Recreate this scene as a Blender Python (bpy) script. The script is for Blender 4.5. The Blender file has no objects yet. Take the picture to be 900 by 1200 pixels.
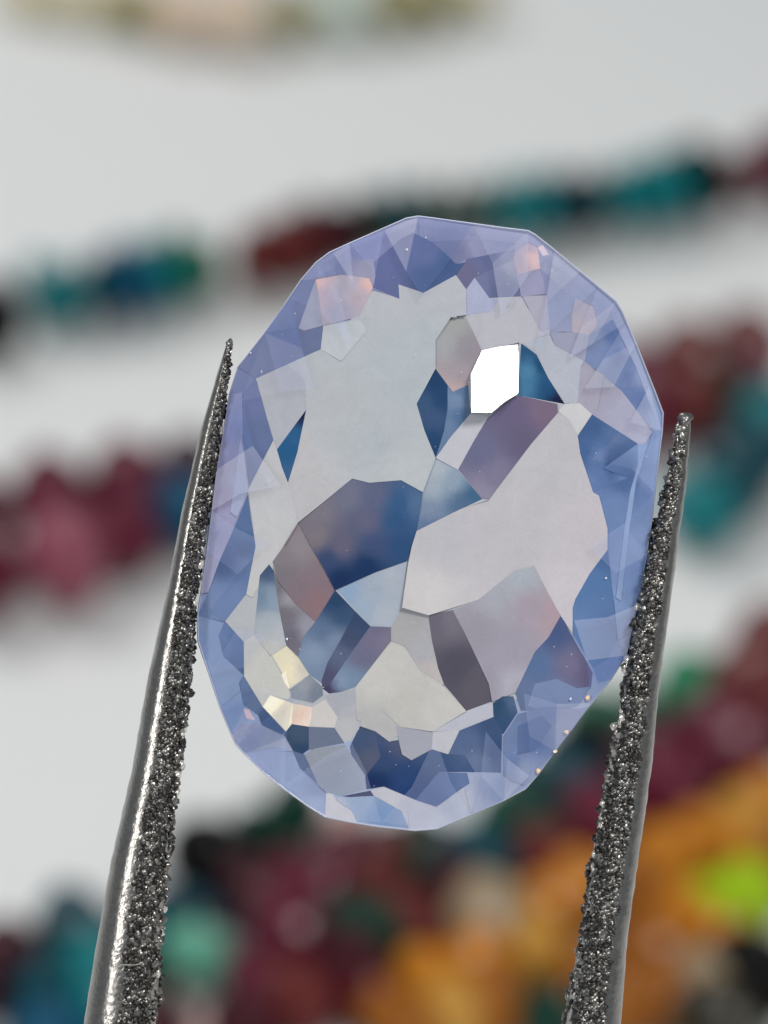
import bpy, bmesh, math, random
from mathutils import Vector, Matrix, geometry, noise
random.seed(7)
# ------------------------------------------------------------------ units: 1 unit = 1 cm
scene = bpy.context.scene
COL = scene.collection
# ------------------------------------------------------------------ camera
CAM_H, PITCH, VFOV = 9.8, math.radians(30), math.radians(20)
FPX = 600 / math.tan(VFOV / 2)                 # focal length in photo pixels (photo 900 x 1200)
FWD = Vector((0, math.cos(PITCH), -math.sin(PITCH)))
UP = Vector((0, math.sin(PITCH), math.cos(PITCH)))
RIGHT = Vector((1, 0, 0))
CAM = Vector((0, 0, CAM_H))
cam_d = bpy.data.cameras.new("camera"); cam = bpy.data.objects.new("camera", cam_d); COL.objects.link(cam)
cam.location = CAM; cam.rotation_euler = (math.radians(90) - PITCH, 0, 0)
cam_d.sensor_fit = 'VERTICAL'; cam_d.sensor_height = 24; cam_d.lens = 12 / math.tan(VFOV / 2)
cam_d.clip_start = 0.05; cam_d.clip_end = 500
DG = 5.7                                       # distance of the stone from the lens
cam_d.dof.use_dof = True; cam_d.dof.focus_distance = DG - .03
APERTURE = 0.152
cam_d.dof.aperture_fstop = (cam_d.lens * 1e-3) / APERTURE
cam_d.dof.aperture_blades = 0
scene.camera = cam
# ------------------------------------------------------------------ surroundings: pale room light
w = bpy.data.worlds.new("World"); scene.world = w; w.use_nodes = True
bg = w.node_tree.nodes['Background']; bg.inputs[0].default_value = (0.86, 0.93, 1.0, 1); bg.inputs[1].default_value = 0.36
scene.view_settings.view_transform = 'Standard'; scene.view_settings.look = 'None'
scene.view_settings.exposure = 0.0; scene.view_settings.gamma = 1; scene.view_settings.use_curve_mapping = False
G0 = CAM + FWD * DG                            # centre of the frame at the stone's distance
LAMP_DIR = (-FWD + RIGHT * .50 + UP * .70).normalized()
def area(name, loc, target, size, power, col):
    l = bpy.data.lights.new(name, 'AREA'); l.shape = 'DISK'; l.size = size; l.energy = power; l.color = col
    o = bpy.data.objects.new(name, l); COL.objects.link(o); o.location = loc
    o.rotation_euler = (Vector(target) - Vector(loc)).to_track_quat('-Z', 'Y').to_euler()
    return o
area("key_lamp", G0 + LAMP_DIR * 24, G0, 6.5, 4300, (1.0, .965, .93))
area("cloth_fill_light", (-16, 30, 32), (0, 24, 0), 16, 6000, (1.0, .985, .96))  # added unseen fill, brightens the white cloth
tall = area("side_strip_lamp", G0 + (-FWD - RIGHT * .62 + UP * .10).normalized() * 20, G0, 1.3, 1300, (1.0, .99, .97))  # added unseen strip lamp, makes the bright streak on the left arm
tall.data.shape = 'RECTANGLE'; tall.data.size_y = 9

# ------------------------------------------------------------------ helpers
def lin(c):
    out = []
    for v in c[:3]:
        v = max(0, v) / 255
        out.append(v / 12.92 if v <= .04045 else ((v + .055) / 1.055) ** 2.4)
    return out
def mat(name, col, rough=.5, metal=0.0, ior=1.5, bump=0.0, bscale=20, var=0.0, trans=0.0, bdist=.02):
    m = bpy.data.materials.new(name); m.use_nodes = True; nt = m.node_tree
    p = nt.nodes['Principled BSDF']; c = lin(col)
    p.inputs['Base Color'].default_value = (*c, 1); p.inputs['Roughness'].default_value = rough
    p.inputs['Metallic'].default_value = metal; p.inputs['IOR'].default_value = ior
    p.inputs['Transmission Weight'].default_value = trans
    if bump or var:
        tc = nt.nodes.new('ShaderNodeTexCoord'); n = nt.nodes.new('ShaderNodeTexNoise')
        n.inputs['Scale'].default_value = bscale; n.inputs['Detail'].default_value = 6
        nt.links.new(tc.outputs['Object'], n.inputs['Vector'])
        if var:
            mx = nt.nodes.new('ShaderNodeMix'); mx.data_type = 'RGBA'
            mx.inputs['A'].default_value = (*[x * (1 - var) for x in c], 1)
            mx.inputs['B'].default_value = (*[min(1, x * (1 + var)) for x in c], 1)
            nt.links.new(n.outputs['Fac'], mx.inputs['Factor']); nt.links.new(mx.outputs['Result'], p.inputs['Base Color'])
        if bump:
            b = nt.nodes.new('ShaderNodeBump'); b.inputs['Strength'].default_value = bump; b.inputs['Distance'].default_value = bdist
            nt.links.new(n.outputs['Fac'], b.inputs['Height']); nt.links.new(b.outputs['Normal'], p.inputs['Normal'])
    return m
def mesh_obj(name, me, parent=None, m=None):
    o = bpy.data.objects.new(name, me); COL.objects.link(o)
    if parent: o.parent = parent
    if m and not me.materials: me.materials.append(m)
    return o
def thing(name, label, cat, loc=(0, 0, 0), group=None):
    o = bpy.data.objects.new(name, None); COL.objects.link(o); o.location = loc
    o['label'] = label; o['category'] = cat
    if group: o['group'] = group
    o.empty_display_size = .2
    return o
def ground(px, py, h=0.0):
    """point at height h above the table seen at photo pixel px,py, and its distance along the view axis"""
    d = FWD + RIGHT * ((px - 450) / FPX) + UP * ((600 - py) / FPX)
    t = (h - CAM_H) / d.z
    return CAM + d * t, t

# ------------------------------------------------------------------ the table under it all
bm = bmesh.new()
NX, NY = 40, 60
vs = [[bm.verts.new((-60 + 120 * i / NX, -20 + 140 * j / NY, .05 * (noise.noise(Vector((i * .37, j * .41, 0)))) - .05)) for i in range(NX + 1)] for j in range(NY + 1)]
for j in range(NY):
    for i in range(NX):
        bm.faces.new((vs[j][i], vs[j][i + 1], vs[j + 1][i + 1], vs[j + 1][i]))
me = bpy.data.meshes.new('table_surface'); bm.to_mesh(me); bm.free()
for p in me.polygons: p.use_smooth = True
tb = mesh_obj('table_surface', me, None, mat('white_cloth', (216, 217, 216), .8, bump=.25, bscale=6, var=.03)); tb['kind'] = 'structure'

# ------------------------------------------------------------------ strands of beads lying behind, out of focus
BC = dict(maroon=(112, 26, 54), dmaroon=(70, 14, 28), brown=(118, 44, 40), teal=(0, 136, 142), dteal=(0, 74, 88), blue=(0, 88, 124),
          green=(14, 112, 78), dgreen=(0, 62, 46), black=(14, 12, 14), mint=(120, 206, 176), orange=(226, 142, 30), dorange=(178, 104, 26), amber=(230, 168, 66),
          lime=(190, 232, 10), beige=(186, 164, 132), pink=(166, 84, 104), rose=(190, 158, 152), olive=(52, 48, 32),
          cream=(222, 212, 178), peach=(226, 204, 180), straw=(178, 170, 112), pmint=(196, 208, 196), emerald=(24, 150, 100))
BM = {k: mat('bead_' + k, [q * (.8 if min(v) < 150 else .95) for q in v], .25 if k not in ('cream', 'peach', 'straw', 'pmint') else .35, ior=1.36 if k != 'black' else 1.15, var=.25, bscale=3) for k, v in BC.items()}
bead_mesh = {}
SIZE = 1.72
def bead_me(k):
    if k not in bead_mesh:
        b = bmesh.new(); N, rings = 12, [(-.92, .30), (-.55, .78), (-.12, 1), (.12, 1), (.55, .78), (.92, .30)]
        R = []
        for q, (z, r) in enumerate(rings):
            R.append([b.verts.new((r * math.cos(2 * math.pi * (i + .5 * (q % 2)) / N), r * math.sin(2 * math.pi * (i + .5 * (q % 2)) / N), z * .86)) for i in range(N)])
        for q in range(5):
            for i in range(N):
                a, a2, c, c2 = R[q][i], R[q][(i + 1) % N], R[q + 1][i], R[q + 1][(i + 1) % N]
                if q % 2 == 0: b.faces.new((a, a2, c)); b.faces.new((a2, c2, c))
                else: b.faces.new((a, a2, c2)); b.faces.new((a, c2, c))
        b.faces.new(R[0][::-1]); b.faces.new(R[-1])
        m = bpy.data.meshes.new('bead'); b.to_mesh(m); b.free(); m.materials.append(BM[k]); bead_mesh[k] = m
    return bead_mesh[k]
cord_mat = mat('bead_cord', (190, 186, 178), .8)
def strand(label, beads, group='strands of beads laid out on the white cloth', size=None, exact=False, flat=1.0):
    """beads: (photo x, photo y, photo radius, colour); each is stood on the table at its own size"""
    ctrl = []
    for (x, y, r, k) in beads:
        p, t = ground(x, y, .2)
        for _ in range(4):
            R = (size or SIZE) * r * t / FPX; p, t = ground(x, y, R)
        ctrl.append((p, R, k))
    pts = [ctrl[0]]; q = 0; cur = ctrl[0][0]; acc = 0
    fine = []
    for (p, R, k), (p2, R2, k2) in zip(ctrl, ctrl[1:]):
        for j in range(24):
            t = j / 24; fine.append((p.lerp(p2, t), R + (R2 - R) * t, k if t < .5 else k2))
    fine.append(ctrl[-1])
    if exact: pts = ctrl; fine = []
    for (p, R, k) in fine:                      # beads touch one another along the cord
        if (p - pts[-1][0]).length > .80 * (R + pts[-1][1]): pts.append((p, R, k))
    base = Vector((pts[0][0].x, pts[0][0].y, 0))
    T = thing('bead_strand', label, 'bead strand', base, group)
    for i, (p, R, k) in enumerate(pts):
        a = pts[max(0, i - 1)][0]; c = pts[min(len(pts) - 1, i + 1)][0]
        d = (c - a); d.z = 0
        o = mesh_obj('bead', bead_me(k), T); o.location = p - base
        o.rotation_euler = d.to_track_quat('Z', 'Y').to_euler() if d.length > 0 else (0, 0, 0)
        s = R * random.uniform(.96, 1.05); o.scale = (s, s, s * flat)
    cu = bpy.data.curves.new('cord', 'CURVE'); cu.dimensions = '3D'; cu.bevel_depth = .025; cu.bevel_resolution = 1
    sp = cu.splines.new('POLY'); sp.points.add(len(pts) - 1)
    for i, (p, R, k) in enumerate(pts): sp.points[i].co = (*(p - base), 1)
    tmp = bpy.data.objects.new('cord', cu); COL.objects.link(tmp)
    m = bpy.data.meshes.new_from_object(tmp); bpy.data.objects.remove(tmp); bpy.data.curves.remove(cu)
    m.materials.clear(); mesh_obj('cord', m, T, cord_mat)
    return T
def line(a, b, n, r, cols, jit=0):
    out = []
    for i in range(n):
        t = i / max(1, n - 1)
        out.append((a[0] + (b[0] - a[0]) * t + random.uniform(-jit, jit), a[1] + (b[1] - a[1]) * t + random.uniform(-jit, jit),
                    r[0] + (r[1] - r[0]) * t if isinstance(r, tuple) else r, cols[i % len(cols)]))
    return out
strand('strand of pale cream, peach and straw coloured beads at the top edge, farthest back',
       [(20, -12, 20, 'cream'), (70, -6, 22, 'cream'), (125, -2, 22, 'cream'), (182, 12, 24, 'straw'), (232, 14, 30, 'peach'), (285, 16, 30, 'peach'), (340, 16, 24, 'straw'),
        (392, 6, 28, 'pmint'), (440, 6, 28, 'pmint'), (486, -2, 24, 'straw'), (526, -6, 22, 'straw'), (570, -16, 22, 'cream')], size=1.5)
strand('thin strand of teal, green, dark red and black beads behind top of stone',
       [(-34, 372, 25, 'black'), (0, 366, 22, 'black')] +
       [(52, 345, 22, 'teal'), (85, 342, 21, 'teal'), (118, 338, 22, 'dteal'), (150, 330, 24, 'blue'), (184, 322, 21, 'teal'), (214, 312, 22, 'green'), (244, 312, 17, 'green'),
        (290, 306, 20, 'brown'), (318, 300, 21, 'brown'), (346, 288, 21, 'brown'), (374, 278, 23, 'dmaroon'), (404, 275, 20, 'dmaroon'), (436, 262, 20, 'dgreen'),
        (468, 256, 20, 'dteal'), (500, 252, 19, 'dgreen'), (532, 250, 19, 'dgreen'), (564, 250, 20, 'dgreen'), (596, 246, 21, 'teal'), (628, 242, 22, 'teal'), (660, 240, 21, 'dteal'),
        (690, 236, 20, 'black'), (722, 232, 21, 'teal'), (752, 228, 22, 'teal'), (784, 221, 22, 'teal'), (822, 210, 23, 'black'), (866, 204, 14, 'brown'), (892, 198, 22, 'maroon'), (925, 190, 22, 'maroon')], size=2.15, exact=True, flat=.5)
strand('upper row of dark red beads with one deep teal bead, behind the left tweezer arm',
       [(-30, 604, 34, 'maroon'), (14, 594, 34, 'maroon'), (58, 584, 34, 'maroon'), (102, 575, 34, 'maroon'), (146, 568, 34, 'maroon'), (188, 562, 32, 'maroon'), (226, 548, 28, 'dmaroon'), (262, 540, 30, 'dmaroon'),
        (306, 530, 30, 'maroon')])
strand('lower row of dusky red beads ending in a teal bead, at the left edge',
       [(-20, 672, 34, 'maroon'), (18, 662, 34, 'maroon'), (58, 656, 38, 'pink'), (104, 642, 34, 'maroon'), (146, 626, 30, 'maroon'), (196, 604, 34, 'blue'), (234, 596, 28, 'blue'), (276, 588, 28, 'maroon')])
strand('row of dark red beads behind the upper right side of the stone',
       [(738, 452, 34, 'maroon'), (776, 440, 36, 'maroon'), (815, 424, 34, 'brown'), (852, 412, 32, 'maroon'), (888, 404, 30, 'brown'), (922, 396, 30, 'maroon')])
strand('dark olive and green row of beads turning to teal behind the right tweezer tip',
       [(780, 482, 22, 'maroon'), (822, 472, 32, 'olive'), (856, 458, 28, 'olive'), (892, 440, 28, 'green'), (920, 470, 28, 'emerald'), (900, 500, 28, 'teal'), (884, 534, 28, 'dteal'), (858, 562, 30, 'dteal'), (832, 588, 30, 'teal'), (806, 612, 28, 'dgreen'), (780, 632, 24, 'dgreen')])
strand('strand of teal and dark red beads in the lower left corner behind the left arm',
       [(-44, 1148, 50, 'dmaroon'), (4, 1128, 46, 'dmaroon'), (52, 1165, 42, 'dteal'), (86, 1085, 44, 'dteal'), (118, 1138, 46, 'teal'), (60, 1220, 46, 'blue'), (118, 1180, 40, 'teal'), (150, 1110, 40, 'dteal'), (192, 1075, 32, 'dteal'), (190, 1150, 30, 'dgreen')], size=1.2, exact=True)
strand('strand with one mint bead and black, dark green and deep red beads under the stone',
       [(190, 1205, 38, 'dmaroon'), (226, 1120, 40, 'mint'), (236, 1064, 24, 'dteal'), (246, 1006, 50, 'black'), (300, 975, 30, 'dgreen'), (345, 950, 38, 'dgreen'), (406, 975, 34, 'rose'), (455, 1000, 38, 'brown'), (510, 1000, 36, 'dmaroon')], size=1.15, exact=True)
strand('short wine red row just left of the big dark green bead',
       [(300, 1150, 26, 'maroon'), (330, 1110, 30, 'maroon'), (356, 1080, 34, 'dmaroon'), (375, 1040, 30, 'maroon')])
strand('dark wine and green row under the wine beads just below the stone',
       line((290, 1040), (520, 985), 5, 26, ['dmaroon', 'dgreen', 'dmaroon']))
strand('very dark wine row low between the arms beside the orange beads',
       line((285, 1215), (560, 1035), 8, 32, ['dmaroon', 'dgreen', 'brown']))
strand('black and deep teal row below the lower right edge of the stone',
       line((560, 1015), (735, 870), 6, 34, ['dteal', 'black', 'dgreen']))
strand('black row in the gap between the wine and orange beads at the right edge',
       line((716, 905), (930, 815), 6, 30, ['dmaroon', 'black', 'dmaroon']))
strand('wine red beads in the gap left of the olive row near the right tip',
       line((748, 490), (905, 440), 5, 28, ['maroon', 'maroon', 'brown']))
strand('strand of wine red beads running up to a dark green bead below the stone',
       [(250, 1222, 34, 'rose'), (318, 1190, 36, 'maroon'), (322, 1110, 30, 'maroon'), (318, 1056, 34, 'maroon'), (352, 1030, 36, 'maroon'), (400, 1010, 36, 'maroon'), (442, 1040, 34, 'brown'), (424, 1100, 52, 'dgreen'), (368, 1168, 36, 'maroon'), (440, 1176, 34, 'brown')], size=1.2, exact=True)
strand('strand of deep green beads between the bottom of the stone and the right arm',
       [(500, 1030, 34, 'dgreen'), (545, 1010, 38, 'dgreen'), (596, 968, 42, 'green'), (640, 985, 38, 'dgreen'), (636, 925, 40, 'dgreen'), (680, 896, 50, 'black'), (660, 958, 30, 'dteal'), (704, 850, 42, 'green'), (756, 846, 38, 'green'), (812, 808, 44, 'emerald'), (856, 800, 32, 'rose')], size=1.2, exact=True)
strand('row of dark wine beads to the right of the right tweezer arm',
       [(640, 1010, 30, 'brown'), (700, 965, 34, 'maroon'), (752, 938, 36, 'maroon'), (796, 910, 40, 'maroon'), (840, 885, 40, 'maroon'), (880, 850, 40, 'maroon'), (898, 790, 40, 'brown'), (925, 760, 38, 'brown')])
strand('strand of orange opal beads with one bright lime bead in the lower right',
       [(450, 1190, 36, 'dorange'), (500, 1148, 42, 'orange'), (572, 1078, 56, 'beige'), (560, 1130, 46, 'orange'), (622, 1110, 44, 'amber'), (640, 1064, 40, 'orange'), (680, 1040, 44, 'orange'), (732, 1040, 44, 'dorange'),
        (776, 1010, 44, 'orange'), (822, 985, 40, 'orange'), (868, 965, 40, 'amber'), (908, 940, 40, 'orange'), (880, 950, 30, 'orange'), (866, 1000, 30, 'orange'), (838, 1066, 40, 'lime'), (880, 1048, 40, 'lime'), (930, 1020, 36, 'dorange'), (850, 1110, 40, 'orange'), (800, 1080, 44, 'orange'), (760, 1120, 44, 'dorange')], size=1.12, exact=True)
strand('second orange strand with beige beads along the bottom edge by the right arm',
       [(480, 1210, 42, 'dorange'), (530, 1190, 44, 'amber'), (580, 1180, 42, 'dorange'), (640, 1196, 40, 'dgreen'), (690, 1140, 42, 'dorange'), (730, 1180, 44, 'dorange'), (780, 1170, 42, 'dorange'), (826, 1156, 46, 'beige'), (866, 1130, 34, 'dorange')], size=1.12, exact=True)
strand('dark brown and black beads with one pinkish bead in the lower right corner',
       [(840, 1200, 36, 'olive'), (884, 1188, 32, 'pink'), (880, 1135, 36, 'black'), (915, 1100, 40, 'black'), (920, 1160, 36, 'black')])

# ------------------------------------------------------------------ the cut stone
GC = (505.0, 614.0)                            # middle of the stone in the photo
PX = DG / FPX                                  # size of one photo pixel at the stone, in cm
def L(x, y): return ((x - GC[0]) * PX, (GC[1] - y) * PX)
OUT = [(490,253.5),(502,255),(590,267),(619,270.5),(627,275),(646,290),(680,318),(722,353),(729,365),(745,402),(768,460),(777,484),(776,505),(771,545),(764,610),(758,650),(749,700),
       (741,738),(734,768),(716,796),(690,828),(650,880),(630,908),(616,924),(590,938),(550,955),(512,971),(486,973),(440,968),(410,963),(381,957),(360,944),(334,925),(310,906),(286,883),(276,872),(271,861),
       (258,830),(245,790),(232,752),(231,722),(236,690),(242,646),(247,608),(254,550),(262,505),(269,462),(279,430),(310,390),(330,362),(352,329),(370,308),(386,296),(410,285),(476,256)]
EDGE_COL = [(490,262,(150,154,196)),(600,275,(152,156,196)),(650,305,(150,156,192)),(715,360,(140,150,192)),(755,440,(152,166,208)),(772,500,(140,160,212)),(760,620,(126,154,208)),
            (745,700,(136,160,210)),(728,770,(130,154,206)),(680,830,(150,164,204)),(625,905,(146,160,202)),(550,940,(172,182,212)),(490,965,(190,196,216)),(420,958,(170,188,218)),
            (350,920,(146,166,208)),(300,885,(140,158,204)),(262,820,(124,148,194)),(240,740,(124,150,200)),(243,650,(152,154,200)),(258,560,(150,150,196)),(272,470,(122,134,184)),
            (320,390,(120,130,178)),(370,318,(128,136,186)),(430,285,(126,134,190)),(500,300,(128,134,182)),(600,500,(186,186,194))]
F = []   # facets, later ones cut into earlier ones: (points, colour or painted reflection tones, tilt or None, material key)
def f(pts, col, tilt=None, key=None): F.append((pts, col, tilt, key))
# girdle facets: the stone's rim, sector by sector
cx, cy = GC
for (i0, i1) in [(0, 3), (3, 6), (6, 9), (9, 12), (12, 15), (15, 19), (19, 22), (22, 24), (24, 27), (27, 30), (30, 34), (34, 37), (37, 40), (40, 44), (44, 47), (47, 50), (50, 53), (53, 55)]:
    f([OUT[i % len(OUT)] for i in range(i0, i1 + 1)] + [(cx, cy)], EDGE_COL)
# pale core
f([(300,444),(336,428),(376,410),(379,382),(410,376),(420,368),(431,348),(437,340),(468,351),(467,334),(496,344),(534,323),(546,340),(556,326),(573,350),(610,348),(634,388),(644,388),(643,396),(650,406),(670,416),(684,422),
   (680,430),(676,470),(693,486),(676,511),(679,532),(694,577),(701,581),(711,619),(711,644),(690,672),(673,702),(670,714),(670,742),(640,790),(578,839),(538,855),(525,883),(506,877),(482,890),(471,883),(467,866),(456,868),(440,856),(422,850),(412,866),(404,870),(392,852),(362,851),
   (335,857),(308,828),(286,792),(286,752),(264,728),(289,696),(294,670),(300,640),(295,608),(291,578),(292,572),(321,516),(312,486),(306,464)],
  [(440,360,(176,180,190)),(400,480,(176,181,188)),(480,430,(172,182,190)),(360,560,(184,184,190)),(440,520,(172,180,188)),(470,550,(180,186,192)),(600,380,(178,180,192))])
f([(379,383),(421,375),(430,388),(400,424),(377,410)], (182,188,197))
f([(437,340),(468,351),(467,334),(496,344),(534,323),(546,340),(548,370),(500,368),(470,380),(432,372),(421,372),(431,348)], (178,180,190))
f([(300,444),(336,428),(357,446),(359,481),(325,527),(321,516),(312,486),(306,464)], (172,174,186))
f([(321,516),(325,527),(338,566),(350,610),(333,640),(318,660),(296,700),(289,696),(294,670),(300,640),(295,608),(291,578),(292,572)], [(310,560,(186,187,192)),(310,620,(192,192,196)),(296,690,(194,193,195))])
f([(338,566),(349,530),(360,500),(380,560),(395,572),(350,610)], (184,183,188))
f([(556,326),(546,340),(546,372),(574,368),(585,352),(573,350)], (164,170,204))
f([(534,372),(548,370),(574,366),(610,348),(634,388),(643,396),(630,402),(608,402),(564,412)], (178,178,190))
f([(643,392),(650,406),(684,422),(680,430),(676,470),(661,474),(628,414),(612,403)], (172,178,194))
f([(612,348),(640,345),(644,388),(632,388)], (168,166,188))
f([(653,482),(662,474),(679,472),(693,486),(676,511),(665,492)], (198,198,202))
f([(653,484),(665,492),(676,511),(679,532),(694,577),(701,581),(711,619),(711,644),(690,672),(673,702),(670,714),(670,742),(656,721),(624,663),(602,668),(560,702),(502,720),(471,711),(478,660),(486,622),(540,596),(572,586),(590,562),(622,520)],
  [(640,540,(186,184,190)),(600,640,(186,182,190)),(500,690,(200,196,198)),(690,620,(192,186,194)),(660,690,(196,190,198)),(520,640,(184,182,190))])
# crown left side of the rim
f([(370,327),(352,329),(310,390),(350,385),(356,380)], [(352,340,(110,122,172)),(335,375,(124,132,176)),(350,384,(104,118,168))])
f([(310,390),(350,385),(379,383),(376,410),(336,428),(300,444),(279,430)], [(360,400,(104,116,160)),(300,420,(112,122,168)),(330,395,(110,122,170))])
f([(370,327),(350,384),(356,388),(380,383),(378,350)], (152,156,186))
f([(370,327),(400,322),(433,327),(437,338),(421,373),(380,382)], [(371,333,(232,176,164)),(376,343,(184,162,178)),(432,334,(234,178,164)),(424,344,(180,164,182)),(400,340,(166,162,186)),(400,365,(160,158,184)),(412,330,(176,168,190))])
f([(386,318),(400,306),(438,304),(440,324),(437,338),(433,327),(400,322),(370,327)], [(380,320,(118,128,178)),(425,318,(150,148,182)),(400,310,(122,130,182))])
f([(438,308),(470,280),(484,273),(506,284),(522,298),(534,310),(548,308),(534,322),(496,344),(468,334),(469,351),(437,338),(440,324)],
  [(450,312,(100,110,168)),(480,290,(106,114,170)),(500,300,(104,114,166)),(525,312,(70,96,150)),(505,325,(74,98,150)),(465,340,(96,108,160)),(495,340,(80,98,148))])
f([(534,322),(547,304),(603,293),(601,305),(556,326),(546,339)], [(545,325,(108,106,146)),(570,302,(100,108,158)),(598,298,(128,136,180))])
f([(506,284),(522,298),(534,310),(547,304),(603,293),(604,285),(560,280)], [(540,300,(118,124,168)),(560,288,(146,148,190)),(596,290,(140,146,188))])
f([(556,326),(601,305),(610,348),(573,350)], [(560,328,(112,118,164)),(590,345,(98,108,156)),(598,312,(152,156,188)),(585,325,(108,116,162))])
f([(601,306),(604,296),(620,284),(630,290),(633,315),(606,322)], [(624,303,(240,190,180)),(612,312,(182,160,180)),(607,300,(176,160,188)),(620,290,(186,162,186))])
f([(630,290),(636,287),(643,298),(636,300)], (226,196,208))
f([(606,322),(633,316),(640,345),(611,348)], (150,150,188))
f([(633,316),(672,350),(670,366),(672,390),(644,388),(640,345)], [(640,330,(134,142,188)),(660,360,(140,150,188)),(650,385,(144,152,190))])
f([(674,350),(696,359),(699,382),(690,393),(670,389),(669,366)], [(680,360,(168,162,184)),(690,385,(178,164,180))])
f([(644,390),(670,389),(690,393),(685,424),(670,416),(650,406)], (150,154,182))
f([(718,374),(690,394),(685,424),(728,458),(765,505),(770,496),(745,430)], [(700,400,(118,136,180)),(705,425,(120,140,188)),(760,496,(136,156,204)),(738,408,(130,148,200)),(716,396,(88,112,172)),(725,418,(90,114,174)),(736,442,(92,116,174)),(748,468,(98,122,180)),(722,440,(112,134,188)),(710,410,(112,134,186)),(748,440,(134,152,202)),(735,425,(108,130,186))])
f([(685,424),(727,457),(765,505),(757,519),(747,520),(693,486),(676,470),(680,430)], [(690,450,(160,156,178)),(684,470,(156,154,178)),(730,495,(164,164,194)),(755,512,(172,174,204))])
f([(690,430),(708,440),(706,452),(700,480),(693,486),(676,470),(680,430)], (162,158,180))
# right hand blue facets
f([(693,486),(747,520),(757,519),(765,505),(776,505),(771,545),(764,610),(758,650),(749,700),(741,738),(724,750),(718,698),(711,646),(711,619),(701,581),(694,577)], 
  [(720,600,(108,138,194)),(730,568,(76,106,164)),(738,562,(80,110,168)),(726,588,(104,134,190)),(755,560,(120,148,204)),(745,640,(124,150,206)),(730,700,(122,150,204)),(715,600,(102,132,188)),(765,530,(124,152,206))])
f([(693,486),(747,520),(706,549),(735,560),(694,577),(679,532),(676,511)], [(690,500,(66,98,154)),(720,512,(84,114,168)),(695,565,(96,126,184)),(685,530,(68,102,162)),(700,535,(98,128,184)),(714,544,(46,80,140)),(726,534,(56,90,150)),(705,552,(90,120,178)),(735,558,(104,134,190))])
f([(748,520),(757,519),(764,508),(745,566),(737,620),(727,704),(721,700),(731,620),(738,576),(747,545)], (138,164,216))
f([(711,644),(718,698),(723,748),(712,772),(694,782),(670,742),(670,712),(674,702),(690,672)], [(700,680,(82,122,182)),(690,740,(96,134,194)),(710,650,(76,112,172)),(712,720,(90,124,182))])
f([(694,782),(712,772),(723,748),(734,768),(716,796),(700,800)], (112,138,200))
# lower right
f([(501,720),(530,714),(560,702),(602,668),(624,663),(656,721),(642,746),(626,763),(613,790),(603,811),(576,821),(556,770)],
  [(610,676,(166,174,186)),(580,700,(164,166,180)),(620,710,(164,152,168)),(650,718,(176,150,162)),(600,760,(158,152,170)),(600,800,(172,168,186)),(560,740,(154,148,164)),(570,800,(156,150,168))])
f([(501,720),(530,714),(546,745),(572,800),(575,821),(546,832),(520,801),(512,780),(506,750)], [(510,725,(108,104,120)),(535,780,(88,84,100)),(560,800,(98,94,108)),(528,725,(120,114,130))])
f([(656,722),(642,746),(626,763),(613,790),(603,811),(610,832),(660,834),(692,806),(694,788)], [(650,740,(76,94,146)),(630,780,(88,116,166)),(668,780,(118,112,150)),(684,790,(106,100,140)),(610,815,(100,120,164)),(650,820,(112,134,180))])
f([(626,800),(652,795),(676,806),(692,804),(678,826),(640,836),(618,826)], (118,138,186))
f([(577,823),(588,815),(601,815),(606,834),(589,860),(578,842)], [(584,825,(50,84,120)),(600,820,(84,108,150)),(588,850,(56,86,132))])
f([(589,862),(606,836),(636,828),(678,830),(690,828),(668,858),(630,905),(614,920),(590,911)], [(610,850,(110,132,180)),(625,860,(88,112,166)),(640,840,(108,130,182)),(600,890,(108,132,184)),(660,850,(138,150,192)),(620,900,(146,160,202))])
f([(606,850),(634,838),(646,850),(626,880),(606,884)], (92,116,170))
# pale lower middle
f([(471,711),(501,720),(507,750),(513,782),(520,802),(500,806),(475,760),(458,750),(458,734)], [(480,722,(164,164,168)),(495,760,(170,170,180)),(500,790,(188,178,178)),(470,745,(170,168,170))])
f([(458,750),(474,756),(492,784),(518,802),(546,832),(507,856),(464,850),(440,854),(418,842),(417,804)], [(440,800,(196,194,190)),(480,820,(190,188,182)),(520,830,(196,194,190)),(430,845,(180,180,180))])
f([(424,842),(448,830),(468,850),(466,862),(456,868),(440,856),(422,850)], (182,180,182))
f([(464,850),(506,856),(506,877),(482,890),(471,883)], (164,166,182))
f([(506,856),(540,844),(538,855),(525,883),(506,877)], (192,192,202))
f([(546,832),(576,821),(578,839),(538,855),(507,856)], (184,186,202))
# dark bottom
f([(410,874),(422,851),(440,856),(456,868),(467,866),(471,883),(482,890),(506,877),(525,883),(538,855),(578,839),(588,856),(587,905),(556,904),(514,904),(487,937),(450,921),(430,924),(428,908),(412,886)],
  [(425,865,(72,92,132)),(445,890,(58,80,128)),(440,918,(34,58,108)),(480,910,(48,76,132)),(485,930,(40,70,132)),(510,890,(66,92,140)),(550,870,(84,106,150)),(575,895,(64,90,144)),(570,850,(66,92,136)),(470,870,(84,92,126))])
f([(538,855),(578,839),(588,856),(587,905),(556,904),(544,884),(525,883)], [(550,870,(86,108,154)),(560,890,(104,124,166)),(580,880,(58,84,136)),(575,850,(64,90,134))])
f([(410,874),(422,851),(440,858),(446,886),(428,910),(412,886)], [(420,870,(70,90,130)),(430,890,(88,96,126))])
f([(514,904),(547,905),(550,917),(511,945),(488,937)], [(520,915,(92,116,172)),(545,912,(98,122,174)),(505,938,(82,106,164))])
f([(556,905),(587,906),(600,914),(590,938),(550,955),(540,930),(550,917),(547,905)], [(570,915,(158,170,206)),(555,945,(182,188,212)),(590,920,(140,158,200))])
f([(434,926),(450,921),(487,937),(478,950),(480,972),(470,950),(438,932)], (194,194,208))
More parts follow.
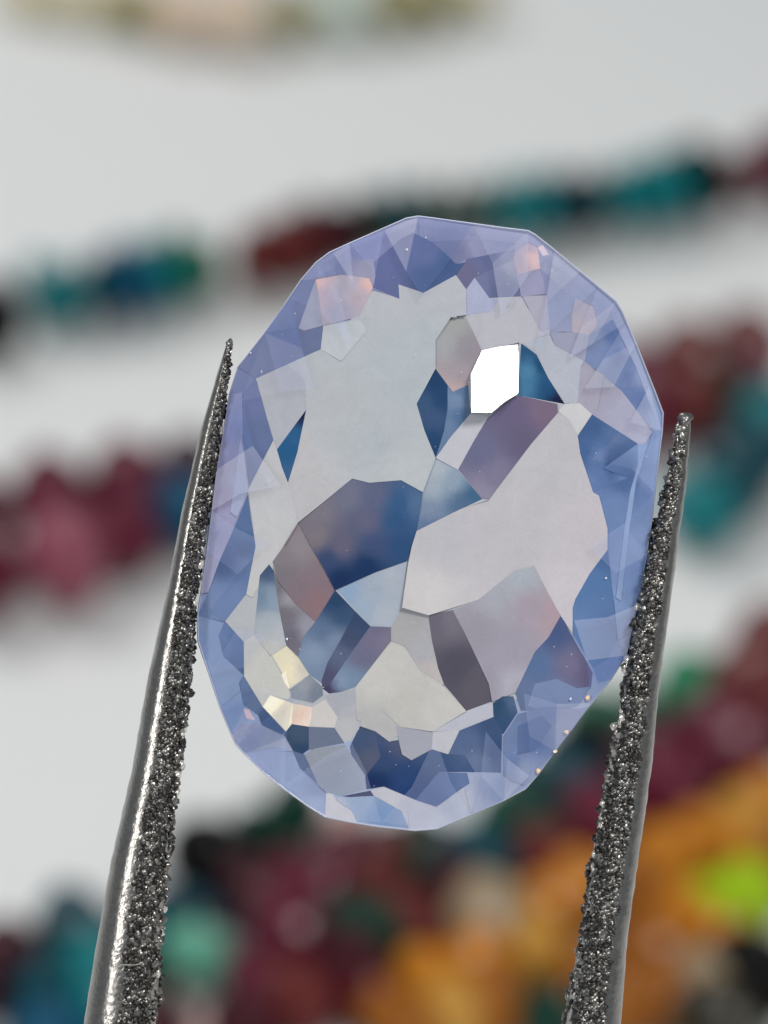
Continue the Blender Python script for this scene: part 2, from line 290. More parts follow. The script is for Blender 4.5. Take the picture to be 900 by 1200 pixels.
f([(487,937),(511,945),(544,922),(552,954),(512,971),(480,972),(478,950)], [(495,955,(190,192,208)),(530,945,(180,186,208)),(510,968,(196,200,216))])
f([(384,940),(400,933),(438,932),(470,949),(480,971),(440,968),(410,963),(381,957)], [(420,942,(150,176,212)),(450,955,(120,154,206)),(395,948,(190,194,212)),(475,968,(140,164,206))])
f([(382,930),(388,927),(396,938),(412,950),(418,963),(381,957)], (208,204,210))
f([(400,933),(434,926),(438,932),(410,934)], (26,46,84))
# lower left
f([(357,884),(368,877),(404,872),(428,908),(430,924),(400,933),(376,926)], [(380,890,(148,156,170)),(420,920,(154,164,184)),(385,915,(146,156,174))])
f([(342,848),(361,851),(362,878),(354,884),(344,880),(333,860)], [(350,860,(70,92,122)),(352,878,(52,78,114))])
f([(361,851),(392,852),(404,871),(368,877),(361,879)], (108,120,150))
f([(344,880),(357,884),(376,926),(384,930),(352,900)], (98,116,160))
f([(284,882),(343,881),(352,900),(382,930),(381,957),(360,944),(334,925),(310,906)], [(310,890,(142,158,204)),(340,910,(142,162,206)),(370,940,(156,174,212)),(372,926,(136,152,194))])
f([(271,861),(284,848),(310,848),(333,861),(344,881),(320,876),(286,882),(276,872)], [(290,860,(136,146,186)),(320,862,(146,156,186)),(340,876,(156,166,200))])
f([(286,790),(308,828),(335,857),(331,860),(307,850),(303,838),(285,826),(280,800)], [(295,820,(88,112,158)),(315,845,(70,94,140)),(288,800,(100,124,172))])
f([(285,830),(292,832),(299,844),(289,842)], (206,178,196))
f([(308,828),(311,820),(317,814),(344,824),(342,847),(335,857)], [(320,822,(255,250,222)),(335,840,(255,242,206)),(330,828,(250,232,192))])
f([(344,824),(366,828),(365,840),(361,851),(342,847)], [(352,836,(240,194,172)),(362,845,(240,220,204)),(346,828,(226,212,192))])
f([(366,828),(381,819),(396,840),(391,852),(361,851),(365,840)], (206,200,196))
f([(381,814),(416,806),(417,840),(421,853),(412,866),(404,870),(392,852),(396,840)], [(395,825,(170,172,184)),(410,850,(184,184,190))])
f([(286,752),(298,744),(318,768),(330,790),(340,808),(340,820),(317,814),(308,828),(286,792)], [(300,780,(198,198,192)),(325,800,(200,198,190)),(312,815,(196,196,194))])
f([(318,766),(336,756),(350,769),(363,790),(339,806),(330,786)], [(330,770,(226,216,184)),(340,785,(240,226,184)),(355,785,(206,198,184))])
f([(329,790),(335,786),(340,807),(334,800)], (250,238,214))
f([(316,661),(305,674),(300,722),(298,744),(318,768),(336,757),(328,716),(322,670)], [(314,668,(70,92,130)),(306,700,(110,136,166)),(318,700,(132,156,180)),(315,730,(168,178,188)),(318,760,(190,190,188)),(330,745,(180,184,192))])
f([(320,658),(333,640),(350,612),(366,642),(379,664),(393,691),(370,728),(348,708),(326,680)], [(335,655,(134,124,132)),(350,640,(142,132,140)),(370,700,(146,112,120)),(380,680,(134,114,126)),(355,690,(132,114,124)),(332,670,(124,116,126))])
f([(320,662),(326,680),(348,708),(370,728),(356,745),(350,769),(336,755),(329,716)], [(328,690,(122,116,128)),(340,700,(156,150,162)),(360,735,(150,150,166)),(342,745,(112,108,126)),(335,720,(118,112,124))])
f([(393,692),(417,716),(400,748),(384,776),(377,800),(363,790),(350,769),(356,745),(370,728)], [(395,705,(48,74,114)),(400,720,(60,88,128)),(380,740,(92,116,154)),(370,765,(128,150,182)),(376,790,(116,138,172)),(390,750,(116,138,170))])
f([(417,716),(434,733),(412,764),(386,806),(378,804),(377,798),(384,776),(400,748)], [(420,726,(60,80,118)),(400,768,(92,104,138)),(384,798,(84,84,118)),(410,745,(70,84,120))])
f([(434,733),(458,734),(458,750),(417,804),(400,810),(386,812),(378,806),(386,802),(412,764)], [(445,740,(112,108,142)),(425,770,(110,110,142)),(400,798,(124,150,184)),(385,808,(74,68,104)),(415,795,(114,140,174)),(450,745,(126,118,146))])
f([(363,791),(378,804),(379,814),(367,823),(342,818),(340,807)], [(355,805,(150,156,166)),(370,812,(118,130,150)),(350,815,(140,150,168))])
# centre facets
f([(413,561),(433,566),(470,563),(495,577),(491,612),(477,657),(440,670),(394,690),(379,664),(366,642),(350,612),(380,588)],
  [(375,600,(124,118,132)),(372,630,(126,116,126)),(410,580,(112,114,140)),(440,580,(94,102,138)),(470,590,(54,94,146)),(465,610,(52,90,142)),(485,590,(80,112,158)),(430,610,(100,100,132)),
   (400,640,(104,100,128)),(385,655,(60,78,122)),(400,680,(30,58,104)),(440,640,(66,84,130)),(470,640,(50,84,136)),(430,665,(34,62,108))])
f([(395,691),(440,670),(477,657),(470,711),(458,733),(434,733)], [(405,692,(134,164,200)),(440,690,(156,170,190)),(460,680,(166,176,192)),(450,720,(168,178,194)),(425,715,(150,170,196))])
f([(510,537),(536,551),(564,585),(540,596),(488,622),(492,600),(496,576)], [(512,550,(166,178,190)),(530,565,(136,158,182)),(555,582,(62,104,146)),(540,590,(80,112,150)),(500,600,(120,140,172)),(500,615,(96,120,164)),(505,570,(154,168,184))])
f([(535,549),(553,520),(569,492),(590,474),(606,464),(652,474),(653,484),(622,520),(590,562),(573,585),(563,585)], [(560,530,(106,108,146)),(600,485,(108,98,134)),(635,480,(124,104,132)),(610,520,(104,96,130)),(580,560,(126,120,152)),(565,580,(140,134,162))])
f([(549,486),(574,485),(553,520),(536,550),(510,537)], (186,187,198))
f([(510,400),(528,373),(546,374),(554,390),(564,411),(551,438),(548,452),(530,460),(518,446),(510,433)], [(535,380,(158,160,160)),(520,405,(160,164,168)),(545,410,(146,142,152)),(535,440,(160,148,158)),(532,456,(184,158,158)),(555,415,(150,138,152))])
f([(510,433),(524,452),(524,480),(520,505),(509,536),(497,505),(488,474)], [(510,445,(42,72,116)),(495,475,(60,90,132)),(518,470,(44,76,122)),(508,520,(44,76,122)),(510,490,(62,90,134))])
f([(524,452),(530,459),(548,451),(551,485),(528,512),(509,536),(519,505),(524,480)], [(535,470,(112,138,176)),(545,460,(84,116,160)),(540,490,(78,112,158)),(525,500,(100,128,168))])
f([(564,413),(608,403),(606,462),(590,472),(573,484),(551,485),(551,440)], (214,214,220), 'LAMP', 'mirror')
f([(610,403),(628,416),(642,444),(661,475),(606,463)], [(613,410,(44,88,134)),(620,435,(70,132,178)),(615,455,(64,122,168)),(640,455,(40,86,136)),(655,472,(22,44,76)),(632,430,(36,80,124))])
f([(359,481),(349,530),(338,566),(331,548),(325,527)], [(357,485,(24,48,88)),(345,510,(46,98,154)),(335,530,(40,96,150)),(338,560,(60,100,150))])
# left rim
f([(269,462),(286,458),(285,510),(288,545),(291,578),(278,606),(258,656),(244,694),(236,696),(242,646),(247,608),(254,550),(262,505)],
  [(270,500,(128,138,192)),(268,540,(150,146,188)),(262,580,(150,140,184)),(260,610,(154,154,198)),(250,660,(158,160,202)),(285,570,(160,168,206))])
f([(282,515),(286,530),(291,575),(278,606),(270,600),(276,560)], (158,168,208))
f([(284,462),(300,444),(312,486),(321,516),(292,572),(285,510)], [(295,470,(106,118,172)),(305,510,(98,116,166)),(292,560,(84,106,158))])
f([(279,430),(300,444),(286,460),(269,462)], (112,124,176))
f([(291,580),(295,608),(300,640),(294,670),(289,696),(264,728),(231,722),(244,694),(258,656),(272,625)], [(288,620,(88,116,168)),(290,660,(98,124,176)),(262,660,(66,94,152)),(250,700,(110,136,190)),(275,700,(108,134,186)),(290,645,(72,100,156))])
f([(264,728),(286,752),(286,790),(262,770),(256,745)], [(275,750,(80,112,170)),(282,780,(74,104,160)),(262,750,(96,126,182))])

# --- planar partition of the outline by the traced facets
verts, faces = [], []
def vid(p):
    for i, q in enumerate(verts):
        if (q[0] - p[0]) ** 2 + (q[1] - p[1]) ** 2 < 2.6: return i
    verts.append((float(p[0]), float(p[1]))); return len(verts) - 1
for p in OUT: vid(p)
for (pts, c, t, k) in F:
    ids = []
    for p in pts:
        v = vid(p)
        if not ids or ids[-1] != v: ids.append(v)
    if ids[0] == ids[-1]: ids.pop()
    faces.append(ids)
nb = len(verts)
def inside(x, y, poly):
    c = False; j = len(poly) - 1
    for i in range(len(poly)):
        xi, yi = poly[i]; xj, yj = poly[j]
        if (yi > y) != (yj > y) and x < (xj - xi) * (y - yi) / (yj - yi) + xi: c = not c
        j = i
    return c
segs = [(verts[ids[i]], verts[ids[(i + 1) % len(ids)]]) for ids in faces for i in range(len(ids))]
def near(x, y, dmin):
    for (a, b) in segs:
        dx, dy = b[0] - a[0], b[1] - a[1]
        t = max(0, min(1, ((x - a[0]) * dx + (y - a[1]) * dy) / (dx * dx + dy * dy + 1e-9)))
        if (x - a[0] - t * dx) ** 2 + (y - a[1] - t * dy) ** 2 < dmin * dmin: return True
    return False
STEP = 7
yy = 258
while yy < 972:
    xx = 236 + (STEP / 2 if int((yy - 258) / STEP) % 2 else 0)
    while xx < 778:
        if inside(xx, yy, OUT) and not near(xx, yy, 2.6): verts.append((xx, yy))
        xx += STEP
    yy += STEP
edges = sorted({tuple(sorted((ids[i], ids[(i + 1) % len(ids)]))) for ids in faces for i in range(len(ids))})
def split(e):
    a, b = verts[e[0]], verts[e[1]]; k = max(1, int(math.dist(a, b) / 8)); ch = [e[0]]
    for j in range(1, k):
        verts.append((a[0] + (b[0] - a[0]) * j / k, a[1] + (b[1] - a[1]) * j / k)); ch.append(len(verts) - 1)
    ch.append(e[1]); return list(zip(ch, ch[1:]))
edges = [q for e in edges for q in split(e)]
cv, ce, cf = geometry.delaunay_2d_cdt([Vector(v) for v in verts], edges, [], 0, 1e-4, False)[:3]
tris = {}
for tri in cf:
    mx_, my_ = sum(cv[i].x for i in tri) / 3, sum(cv[i].y for i in tri) / 3
    for own in range(len(F) - 1, -1, -1):
        if inside(mx_, my_, [verts[i] for i in faces[own]]):
            tris.setdefault(own, []).append(tuple(tri)); break
def reflection_tone(col, x, y):
    if not isinstance(col, list): return col
    W = 0; acc = [0, 0, 0]
    for (a, b, c) in col:
        wgt = 1 / ((x - a) ** 2 + (y - b) ** 2 + 16) ** 1.6
        W += wgt
        for k in range(3): acc[k] += wgt * c[k]
    return [v / W for v in acc]
gem = thing('faceted_gemstone', 'milky pale blue oval faceted gemstone gripped upright between two tweezer arms', 'gemstone')
rotm = Matrix((RIGHT, UP, -FWD)).transposed().to_4x4()
gpos = G0 + RIGHT * (GC[0] - 450) * PX + UP * (600 - GC[1]) * PX
gem.matrix_world = Matrix.Translation(gpos) @ rotm

TARGET_GAIN = 1.0
def soften(c):
    g = .3 * c[0] + .55 * c[1] + .15 * c[2]
    k = .74
    return [(g + (v - g) * k) * .965 for v in c]
def gem_material(name, rough, ior):
    m = bpy.data.materials.new(name); m.use_nodes = True; nt = m.node_tree; p = nt.nodes['Principled BSDF']
    a = nt.nodes.new('ShaderNodeAttribute'); a.attribute_name = 'painted_reflections'  # internal reflections of the stone, put into the vertex colour
    tc = nt.nodes.new('ShaderNodeTexCoord')
    n = nt.nodes.new('ShaderNodeTexNoise'); n.inputs['Scale'].default_value = 20; n.inputs['Distortion'].default_value = 1.5; n.inputs['Detail'].default_value = 5; n.inputs['Roughness'].default_value = .6
    n2 = nt.nodes.new('ShaderNodeTexNoise'); n2.inputs['Scale'].default_value = 260; n2.inputs['Detail'].default_value = 3
    nt.links.new(tc.outputs['Object'], n.inputs['Vector']); nt.links.new(tc.outputs['Object'], n2.inputs['Vector'])
    r = nt.nodes.new('ShaderNodeMapRange'); r.inputs[1].default_value = .3; r.inputs[2].default_value = .7; r.inputs[3].default_value = .96; r.inputs[4].default_value = 1.04
    r2 = nt.nodes.new('ShaderNodeMapRange'); r2.inputs[1].default_value = .3; r2.inputs[2].default_value = .7; r2.inputs[3].default_value = .965; r2.inputs[4].default_value = 1.035
    nt.links.new(n.outputs['Fac'], r.inputs[0]); nt.links.new(n2.outputs['Fac'], r2.inputs[0])
    mm = nt.nodes.new('ShaderNodeMath'); mm.operation = 'MULTIPLY'; nt.links.new(r.outputs[0], mm.inputs[0]); nt.links.new(r2.outputs[0], mm.inputs[1])
    v = nt.nodes.new('ShaderNodeVectorMath'); v.operation = 'SCALE'
    nt.links.new(a.outputs['Color'], v.inputs[0]); nt.links.new(mm.outputs[0], v.inputs['Scale'])
    nt.links.new(v.outputs[0], p.inputs['Base Color'])
    p.inputs['Roughness'].default_value = rough; p.inputs['IOR'].default_value = ior
    return m
M_FACET = gem_material('milky_sapphire', .1, 1.5)
M_MIRROR = gem_material('sapphire_flash', .09, 1.6)
BASE_MUL = (1.0, 1.0, 1.0); BASE_SUB = 0.022
HT, RX, RY = .045, 270 * PX, 360 * PX
def crown_h(x, y):
    return HT * max(0, 1 - (x / RX) ** 2 - (y / RY) ** 2)
half = (LAMP_DIR - FWD).normalized()
rng = random.Random(3)
for own in sorted(tris):
    T = tris[own]; pts, col, tilt, key = F[own]
    # connected pieces of this facet become facets of their own
    edge_map = {}
    for ti, t in enumerate(T):
        for a in range(3):
            e = tuple(sorted((t[a], t[(a + 1) % 3]))); edge_map.setdefault(e, []).append(ti)
    seen = set(); comps = []
    for ti in range(len(T)):
        if ti in seen: continue
        st = [ti]; seen.add(ti); comp = []
        while st:
            q = st.pop(); comp.append(q)
            for a in range(3):
                for r_ in edge_map[tuple(sorted((T[q][a], T[q][(a + 1) % 3])))]:
                    if r_ not in seen: seen.add(r_); st.append(r_)
        comps.append(comp)
    for comp in comps:
        A = 0; mx = my = 0
        for q in comp:
            a, b, c = [cv[i] for i in T[q]]; ar = abs((b - a).cross(c - a)) / 2; A += ar; mx += ar * (a.x + b.x + c.x) / 3; my += ar * (a.y + b.y + c.y) / 3
        if A < 1e-3: continue
        mx /= A; my /= A; lx, ly = L(mx, my); h0 = crown_h(lx, ly)
        ids = {i for q in comp for i in T[q]}
        P3 = [(*L(cv[i].x, cv[i].y), crown_h(*L(cv[i].x, cv[i].y))) for i in ids]
        k_ = len(P3); ax = sum(p[0] for p in P3) / k_; ay = sum(p[1] for p in P3) / k_; az = sum(p[2] for p in P3) / k_
        sxx = sum((p[0] - ax) ** 2 for p in P3) + 1e-6; syy = sum((p[1] - ay) ** 2 for p in P3) + 1e-6; sxy = sum((p[0] - ax) * (p[1] - ay) for p in P3)
        sxz = sum((p[0] - ax) * (p[2] - az) for p in P3); syz = sum((p[1] - ay) * (p[2] - az) for p in P3); dt = sxx * syy - sxy * sxy
        if dt > 1e-3 * sxx * syy: gx = (sxz * syy - syz * sxy) / dt; gy = (syz * sxx - sxz * sxy) / dt
        else: gx = gy = 0
        sl = math.hypot(gx, gy)
        if sl > .35: gx *= .35 / sl; gy *= .35 / sl
        lx, ly, h0 = ax, ay, az
        gx += rng.uniform(-.018, .018); gy += rng.uniform(-.018, .018)
        if tilt == 'LAMP':
            n = Vector((half.dot(RIGHT), half.dot(UP), half.dot(-FWD))); gx, gy = -n.x / n.z, -n.y / n.z; h0 += .016
        tiny = A < 60
        if tiny: gx = gy = 0
        bm = bmesh.new(); cl = bm.verts.layers.float_color.new('painted_reflections'); vm = {}; vb = {}
        def mk(i, low=False):
            d = vb if low else vm
            if i in d: return d[i]
            x, y = L(cv[i].x, cv[i].y)
            z = h0 + gx * (x - lx) + gy * (y - ly) - (.035 if low else 0)
            v = bm.verts.new((x, y, z)); c = lin(soften(reflection_tone(col, cv[i].x, cv[i].y)))
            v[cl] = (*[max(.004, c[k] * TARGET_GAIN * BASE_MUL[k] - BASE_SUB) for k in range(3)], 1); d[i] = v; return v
        ec = {}
        for q in comp:
            t = T[q]; a, b, c = [cv[i] for i in t]
            if (b - a).cross(c - a) > 0: t = t[::-1]      # photo y runs down, local y runs up
            bm.faces.new([mk(i) for i in t])
            for s in range(3): ec.setdefault(tuple(sorted((t[s], t[(s + 1) % 3]))), []).append((t[s], t[(s + 1) % 3]))
        for e, lst in ec.items():
            if len(lst) == 1:
                a, b = lst[0]; bm.faces.new((mk(b), mk(a), mk(a, True), mk(b, True)))
        me = bpy.data.meshes.new('facet'); bm.to_mesh(me); bm.free()
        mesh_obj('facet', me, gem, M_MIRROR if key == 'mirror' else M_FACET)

# --- girdle and the pavilion side of the stone
def ring(s, z, n=None):
    return [(L(*p)[0] * s, L(*p)[1] * s, z) for p in OUT]
M_BODY = mat('sapphire_body', (120, 140, 190), .08, ior=1.76, trans=.55)
bm = bmesh.new()
rings = [[bm.verts.new(p) for p in ring(s, z)] for (s, z) in [(.995, -.022), (.985, -.07), (.72, -.24), (.40, -.36)]]
tip = bm.verts.new((0, 0, -.42)); n = len(OUT)
for a, b in zip(rings, rings[1:]):
    for i in range(n): bm.faces.new((a[i], a[(i + 1) % n], b[(i + 1) % n], b[i]))
for i in range(n): bm.faces.new((rings[-1][i], rings[-1][(i + 1) % n], tip))
bm.faces.new(rings[0])
bmesh.ops.recalc_face_normals(bm, faces=bm.faces)
bmesh.ops.dissolve_limit(bm, angle_limit=math.radians(3), verts=bm.verts, edges=bm.edges)
me = bpy.data.meshes.new('pavilion'); bm.to_mesh(me); bm.free(); mesh_obj('pavilion', me, gem, M_BODY)
bm = bmesh.new()
prof = [(.998, -.03), (1.003, -.012), (1.0025, .002), (.999, .006), (.9965, .002), (.99, -.02)]
R = [[bm.verts.new(p) for p in ring(s, z)] for (s, z) in prof]
for q in range(len(R)):
    a, b = R[q], R[(q + 1) % len(R)]
    for i in range(n): bm.faces.new((a[i], a[(i + 1) % n], b[(i + 1) % n], b[i]))
bmesh.ops.recalc_face_normals(bm, faces=bm.faces)
me = bpy.data.meshes.new('girdle'); bm.to_mesh(me); bm.free(); mesh_obj('girdle', me, gem, mat('polished_girdle', (196, 202, 222), .12, ior=1.76))
# lamp glints painted as peach specks along the lower right edge; surface dust
M_GLINT = mat('glint_dust_speck', (250, 214, 178), .12, ior=1.9)
def speck(x, y, r, m):
    bm = bmesh.new(); bmesh.ops.create_icosphere(bm, subdivisions=1, radius=r * PX)
    for v in bm.verts: v.co *= rng.uniform(.45, 1.3); v.co.z *= .4
    me = bpy.data.meshes.new('glint_dust_speck'); bm.to_mesh(me); bm.free(); o = mesh_obj('glint_dust_speck', me, gem, m)
    lx, ly = L(x, y); o.location = (lx, ly, crown_h(lx, ly) + .006)
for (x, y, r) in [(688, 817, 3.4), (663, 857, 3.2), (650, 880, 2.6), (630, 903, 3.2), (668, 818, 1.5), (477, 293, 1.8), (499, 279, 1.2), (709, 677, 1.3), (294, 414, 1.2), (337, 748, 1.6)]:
    speck(x, y, r, M_GLINT if x > 600 and y > 840 or r > 3 else mat('dust', (226, 230, 240), .3))

# clear crown facets over the rim: faintly milky glass sheets, each with its own plane
def crown_glass(name, fac, col):
    m = bpy.data.materials.new(name); m.use_nodes = True; nt = m.node_tree; p = nt.nodes['Principled BSDF']
    p.inputs['Base Color'].default_value = (*lin(col), 1); p.inputs['Roughness'].default_value = .08
    t = nt.nodes.new('ShaderNodeBsdfTransparent'); mx = nt.nodes.new('ShaderNodeMixShader'); mx.inputs[0].default_value = fac
    nt.links.new(t.outputs[0], mx.inputs[1]); nt.links.new(p.outputs[0], mx.inputs[2]); nt.links.new(mx.outputs[0], nt.nodes['Material Output'].inputs['Surface'])
    return m
CG = [crown_glass('crown_clear', .05, (190, 196, 220)), crown_glass('crown_milky', .15, (176, 186, 222)), crown_glass('crown_pale', .24, (196, 200, 222)), crown_glass('crown_blue', .2, (96, 122, 178))]
corner = [OUT[i] for i in (0, 3, 6, 7, 9, 12, 15, 18, 21, 24, 26, 30, 34, 36, 38, 42, 44, 48, 51, 53)]
NC = len(corner)
def scl(p, k): return (GC[0] + (p[0] - GC[0]) * k, GC[1] + (p[1] - GC[1]) * k)
def mid(a, b): return ((a[0] + b[0]) / 2, (a[1] + b[1]) / 2)
def c3(p, dz): x, y = L(*p); return (x, y, crown_h(x, y) + dz)
for i in range(NC):
    a, b, c = corner[i - 1], corner[i], corner[(i + 1) % NC]
    m0, m1 = mid(a, b), mid(b, c)
    k0, k1 = rng.uniform(.83, .89), rng.uniform(.68, .76)
    for tri_, g_ in (((scl(b, .997), scl(m1, .995), scl(mid(b, m1), k0)), rng.choice((0, 1, 3))), ((scl(m0, .995), scl(b, .997), scl(mid(m0, b), k0)), rng.choice((0, 1, 2))),
                     ((scl(mid(m0, b), k0), scl(b, .995), scl(mid(b, m1), k0), scl(b, k1)), rng.choice((0, 1, 1, 2, 3)))):
        me = bpy.data.meshes.new('crown_facet'); dz = .022
        top = [c3(p, dz) for p in tri_]; low = [(x, y, z - .004) for x, y, z in top]; nn = len(top)
        me.from_pydata(top, [], [list(range(nn))]); me.update()
        if me.polygons[0].normal.z < 0: me.flip_normals()
        mesh_obj('crown_facet', me, gem, CG[g_])
V, Fc = [], []
while len(V) < 6 * 110:
    x, y = rng.uniform(236, 776), rng.uniform(258, 970)
    if not inside(x, y, OUT): continue
    lx, ly = L(x, y); z = crown_h(lx, ly) + .012; q = rng.uniform(.25, .75) * PX * (1.8 if rng.random() < .08 else 1); b0 = len(V)
    for d in ((1, 0, 0), (-1, 0, 0), (0, 1, 0), (0, -1, 0), (0, 0, 1), (0, 0, -1)): V.append((lx + d[0] * q * rng.uniform(.6, 1.6), ly + d[1] * q * rng.uniform(.6, 1.6), z + d[2] * q * .6))
    for t in [(0, 2, 4), (2, 1, 4), (1, 3, 4), (3, 0, 4), (2, 0, 5), (1, 2, 5), (3, 1, 5), (0, 3, 5)]: Fc.append([b0 + k for k in t])
me = bpy.data.meshes.new('surface_dust'); me.from_pydata(V, [], Fc); d_ = mesh_obj('surface_dust', me, gem, mat('pale_dust', (190, 196, 214), .6)); d_['kind'] = 'stuff'

# ------------------------------------------------------------------ tweezers
M_STEEL = mat('brushed_steel', (138, 135, 131), .25, metal=1, bump=.8, bscale=110, var=.35, bdist=.0016)
M_DARK = mat('worn_dark_steel', (78, 76, 74), .42, metal=1, bump=.6, bscale=45, var=.5)
M_GRIT = mat('diamond_grit', (134, 132, 128), .34, metal=1, var=.4, bscale=30)
M_GRITD = mat('grit_binder', (66, 64, 62), .42, metal=.8, var=.5, bscale=30)
M_GRITB = mat('grit_crystal', (236, 232, 222), .12, metal=.6)
tw = thing('tweezers', 'dark steel tweezers with rough grit coated inner faces holding the blue stone', 'tweezers')
tw.matrix_world = gem.matrix_world.copy()
def interp(tab, y):
    if y <= tab[0][0]: return tab[0][1]
    for (a, b) in zip(tab, tab[1:]):
        if y <= b[0]: return a[1] + (b[1] - a[1]) * (y - a[0]) / (b[0] - a[0])
    a, b = tab[-2], tab[-1]; return a[1] + (b[1] - a[1]) * (y - a[0]) / (b[0] - a[0])
ARMS = [ # outer edge, inner edge tables as photo (y, x)
    dict(outer=[(398,266),(420,260),(500,236),(600,213),(700,194),(800,172),(900,155),(1000,132),(1100,114),(1200,98),(1500,50),(2200,60),(3000,250),(3300,400)],
         inner=[(398,272),(420,268),(470,263),(500,258),(600,241),(700,229),(800,223),(900,210),(1000,197),(1100,188),(1200,182),(1500,170),(2200,190),(3000,330),(3300,480)], sgn=1),
    dict(outer=[(484,811),(520,808),(577,803),(681,789),(776,776),(840,769),(877,766),(960,755),(1047,742),(1100,735),(1200,727),(1500,700),(2200,660),(3000,540),(3300,480)],
         inner=[(484,797),(520,791),(542,787),(577,780),(628,764),(691,752),(735,743),(783,734),(827,730),(883,717),(947,706),(990,698),(1047,689),(1100,681),(1200,662),(1500,600),(2200,540),(3000,450),(3300,400)], sgn=-1)]
_b = bmesh.new(); bmesh.ops.create_icosphere(_b, subdivisions=2, radius=1); _b.verts.index_update()
ICO = ([tuple(v.co) for v in _b.verts], [tuple(v.index for v in f_.verts) for f_ in _b.faces]); _b.free()
def arm(A):
    sg = A['sgn']; y0 = A['outer'][0][0]
    ys = []; y = y0
    while y < 1260: ys.append(y); y += 7
    ys += [1260, 1350, 1500, 1800, 2200, 2600, 3000, 3300]
    NS = 28; bm = bmesh.new(); RR = []
    for k, y in enumerate(ys):
        o, i = interp(A['outer'], y), interp(A['inner'], y)
        (xo, ly), (xi, _) = L(o, y), L(i, y); c = (xo + xi) / 2; hw = abs(xi - xo) / 2
        dep = .012 + .055 * min(1, (y - y0) / 260) ** .6 + .03 * max(0, (y - 700) / 500)
        row = []
        for s in range(NS):
            a = 2 * math.pi * s / NS; ca, sa = math.cos(a), math.sin(a)
            e = .85 if ca * sg < 0 else .55          # rounded back, flatter towards the gripping face
            xx = c + hw * math.copysign(abs(ca) ** e, ca); zz = dep * math.copysign(abs(sa) ** .8, sa)
            nz = noise.noise(Vector((xx * 40, ly * 40, zz * 40)))
            row.append(bm.verts.new((xx + nz * .0016, ly, zz + nz * .0016 - .01)))
        RR.append(row)
    for a, b in zip(RR, RR[1:]):
        for s in range(NS): bm.faces.new((a[s], a[(s + 1) % NS], b[(s + 1) % NS], b[s]))
    bm.faces.new(RR[0]); bm.faces.new(RR[-1][::-1])
    bmesh.ops.recalc_face_normals(bm, faces=bm.faces)
    me = bpy.data.meshes.new('arm'); bm.to_mesh(me); bm.free()
    for p in me.polygons: p.use_smooth = True
    ob = mesh_obj('arm', me, tw, M_STEEL)
    # grit: thousands of rounded lumps and sharp crystals bonded to the inner side of the arm
    r = random.Random(11 + sg); V = []; Fc = []; MI = []; SM = []
    octa = ([(1, 0, 0), (-1, 0, 0), (0, 1, 0), (0, -1, 0), (0, 0, 1), (0, 0, -1)],
            [(0, 2, 4), (2, 1, 4), (1, 3, 4), (3, 0, 4), (2, 0, 5), (1, 2, 5), (3, 1, 5), (0, 3, 5)])
    def put(y, u, sz, shape, mi, smooth, xadd=0):
        o, i = interp(A['outer'], y), interp(A['inner'], y); hwp = abs(i - o) / 2
        x, ly = L((o + i) / 2 + sg * hwp * u + xadd, y)
        dep = .012 + .055 * min(1, (y - y0) / 260) ** .6 + .03 * max(0, (y - 700) / 500)
        e = .55 if u > 0 else .85
        z = dep * math.sin(math.acos(min(1, min(.999, abs(u)) ** (1 / e)))) ** .8 - .01
        if u > .9: z = r.uniform(-.8, 1) * max(z, dep * .7)
        s = sz * PX; b0 = len(V)
        R3 = Matrix.Rotation(r.uniform(0, 6.28), 3, Vector((r.uniform(-1, 1), r.uniform(-1, 1), r.uniform(-1, 1))).normalized())
        sq = (r.uniform(.6, 1.25), r.uniform(.6, 1.25), r.uniform(.6, 1.25)); of = Vector((r.uniform(0, 99), r.uniform(0, 99), 0))
        for bv in shape[0]:
            bv = Vector(bv); k = 1 + .55 * noise.noise(bv * 1.3 + of)
            v = R3 @ Vector((bv.x * sq[0], bv.y * sq[1], bv.z * sq[2])) * s * k; V.append((x + v.x, ly + v.y, z + v.z))
        for fc in shape[1]: Fc.append([b0 + t for t in fc]); MI.append(mi); SM.append(smooth)
    def anyw():
        y = y0 + 2 + (1225 - y0) * r.random() ** .85; return y, 1 - r.random() * 2 * A['cover'](y) * (.92 + .16 * noise.noise(Vector((y * .05, sg, 0))))
    for q in range(3000):
        y, u = anyw()
        put(y, u, r.uniform(1.7, 3.6) * (1 + .3 * (y - 500) / 700), ICO, 1 if r.random() < .5 else 0, r.random() < .6)
    for q in range(600):
        y, u = anyw(); put(y, u, r.uniform(1.0, 2.2), octa, 2 if r.random() < .16 else 0, False)
    y = y0 + 14
    while y < 1225:                              # coarse lumps standing out along the gripping edge
        put(y, r.uniform(.92, 1.04), r.uniform(2.8, 6.0), ICO, r.choice((0, 1, 1, 0, 2)), True, sg * r.uniform(-.5, 1.2)); y += r.uniform(3, 10)
    for (y, u, sz) in A['lumps']: put(y, u, sz, ICO, 0, True)
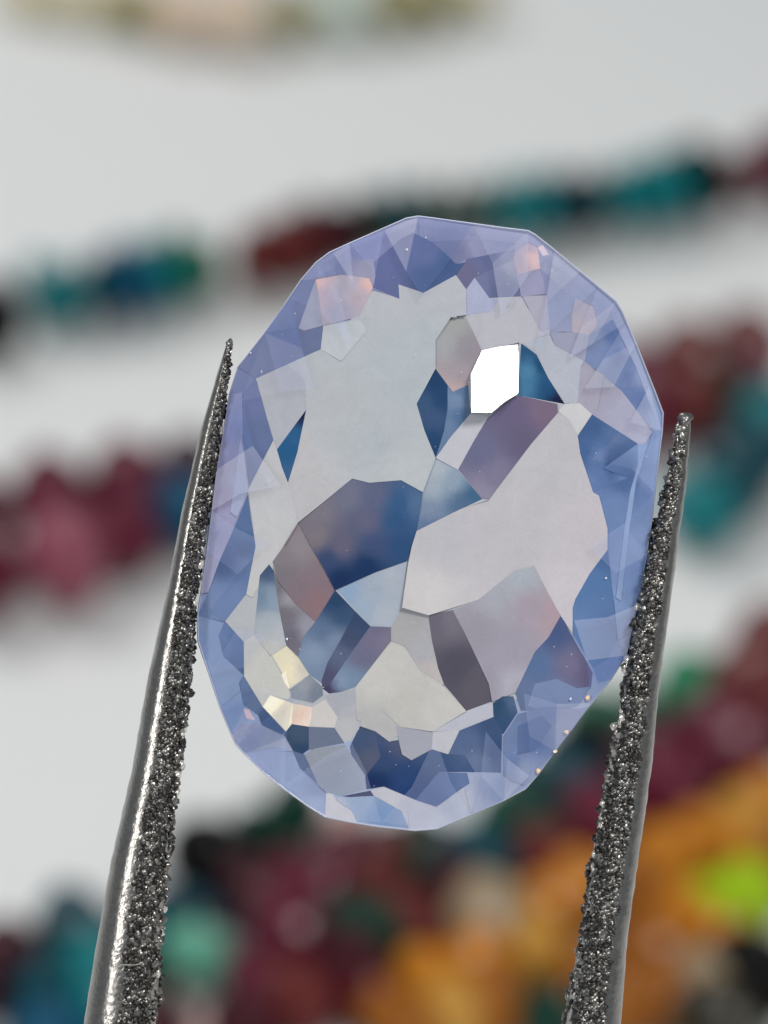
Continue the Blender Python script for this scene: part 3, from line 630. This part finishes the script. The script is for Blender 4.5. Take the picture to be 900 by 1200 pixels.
    me = bpy.data.meshes.new('grit_coating'); me.from_pydata(V, [], Fc); me.materials.append(M_GRIT); me.materials.append(M_GRITD); me.materials.append(M_GRITB)
    me.polygons.foreach_set('material_index', MI); me.polygons.foreach_set('use_smooth', SM)
    g = mesh_obj('grit_coating', me, ob); g['kind'] = 'stuff'
    return ob
ARMS[0]['cover'] = lambda y: .36 + .16 * min(1, max(0, (y - 450) / 200))
ARMS[1]['cover'] = lambda y: .60 + .06 * min(1, max(0, (y - 600) / 300))
ARMS[0]['lumps'] = [(403, 0, 4), (411, .3, 3.5), (424, .9, 3.5), (446, .8, 5)]
ARMS[1]['lumps'] = [(489, .1, 7), (496, .1, 7.5), (504, .4, 6.5), (512, .3, 5), (533, 1, 6), (538, .5, 6.5), (560, 1, 5), (590, .9, 6), (625, 1, 5.5), (655, .9, 6), (700, .9, 6), (742, .9, 6), (770, 1, 6)]
for A in ARMS: arm(A)
# bridge joining the two arms below the picture, where the hand would hold them
bm = bmesh.new()
a = L(400, 3300); b = L(480, 3300)
bmesh.ops.create_cube(bm, size=1)
for v in bm.verts: v.co.x = (a[0] + b[0]) / 2 + v.co.x * .2; v.co.y = a[1] + v.co.y * .5; v.co.z = v.co.z * .17 - .01
bmesh.ops.bevel(bm, geom=bm.edges[:], offset=.02, segments=2, affect='EDGES')
me = bpy.data.meshes.new('bridge'); bm.to_mesh(me); bm.free(); mesh_obj('bridge', me, tw, M_STEEL)
# a fine raised scratch across the left arm
bm = bmesh.new(); prev = None
for k in range(15):
    x, y = L(134 + k * 3.6, 1128 - k * .9 - 2.2 * math.sin(k * .5)); zc = .092 + .0 * k - .00055 * (k - 6) ** 2
    ring_ = [bm.verts.new((x, y + .0011 * math.cos(a), zc + .002 * math.sin(a))) for a in (0, 1.57, 3.14, 4.71)]
    if prev:
        for j in range(4): bm.faces.new((prev[j], prev[(j + 1) % 4], ring_[(j + 1) % 4], ring_[j]))
    prev = ring_
me = bpy.data.meshes.new('fine_fibre'); bm.to_mesh(me); bm.free(); mesh_obj('scratch', me, tw, M_GRITB)
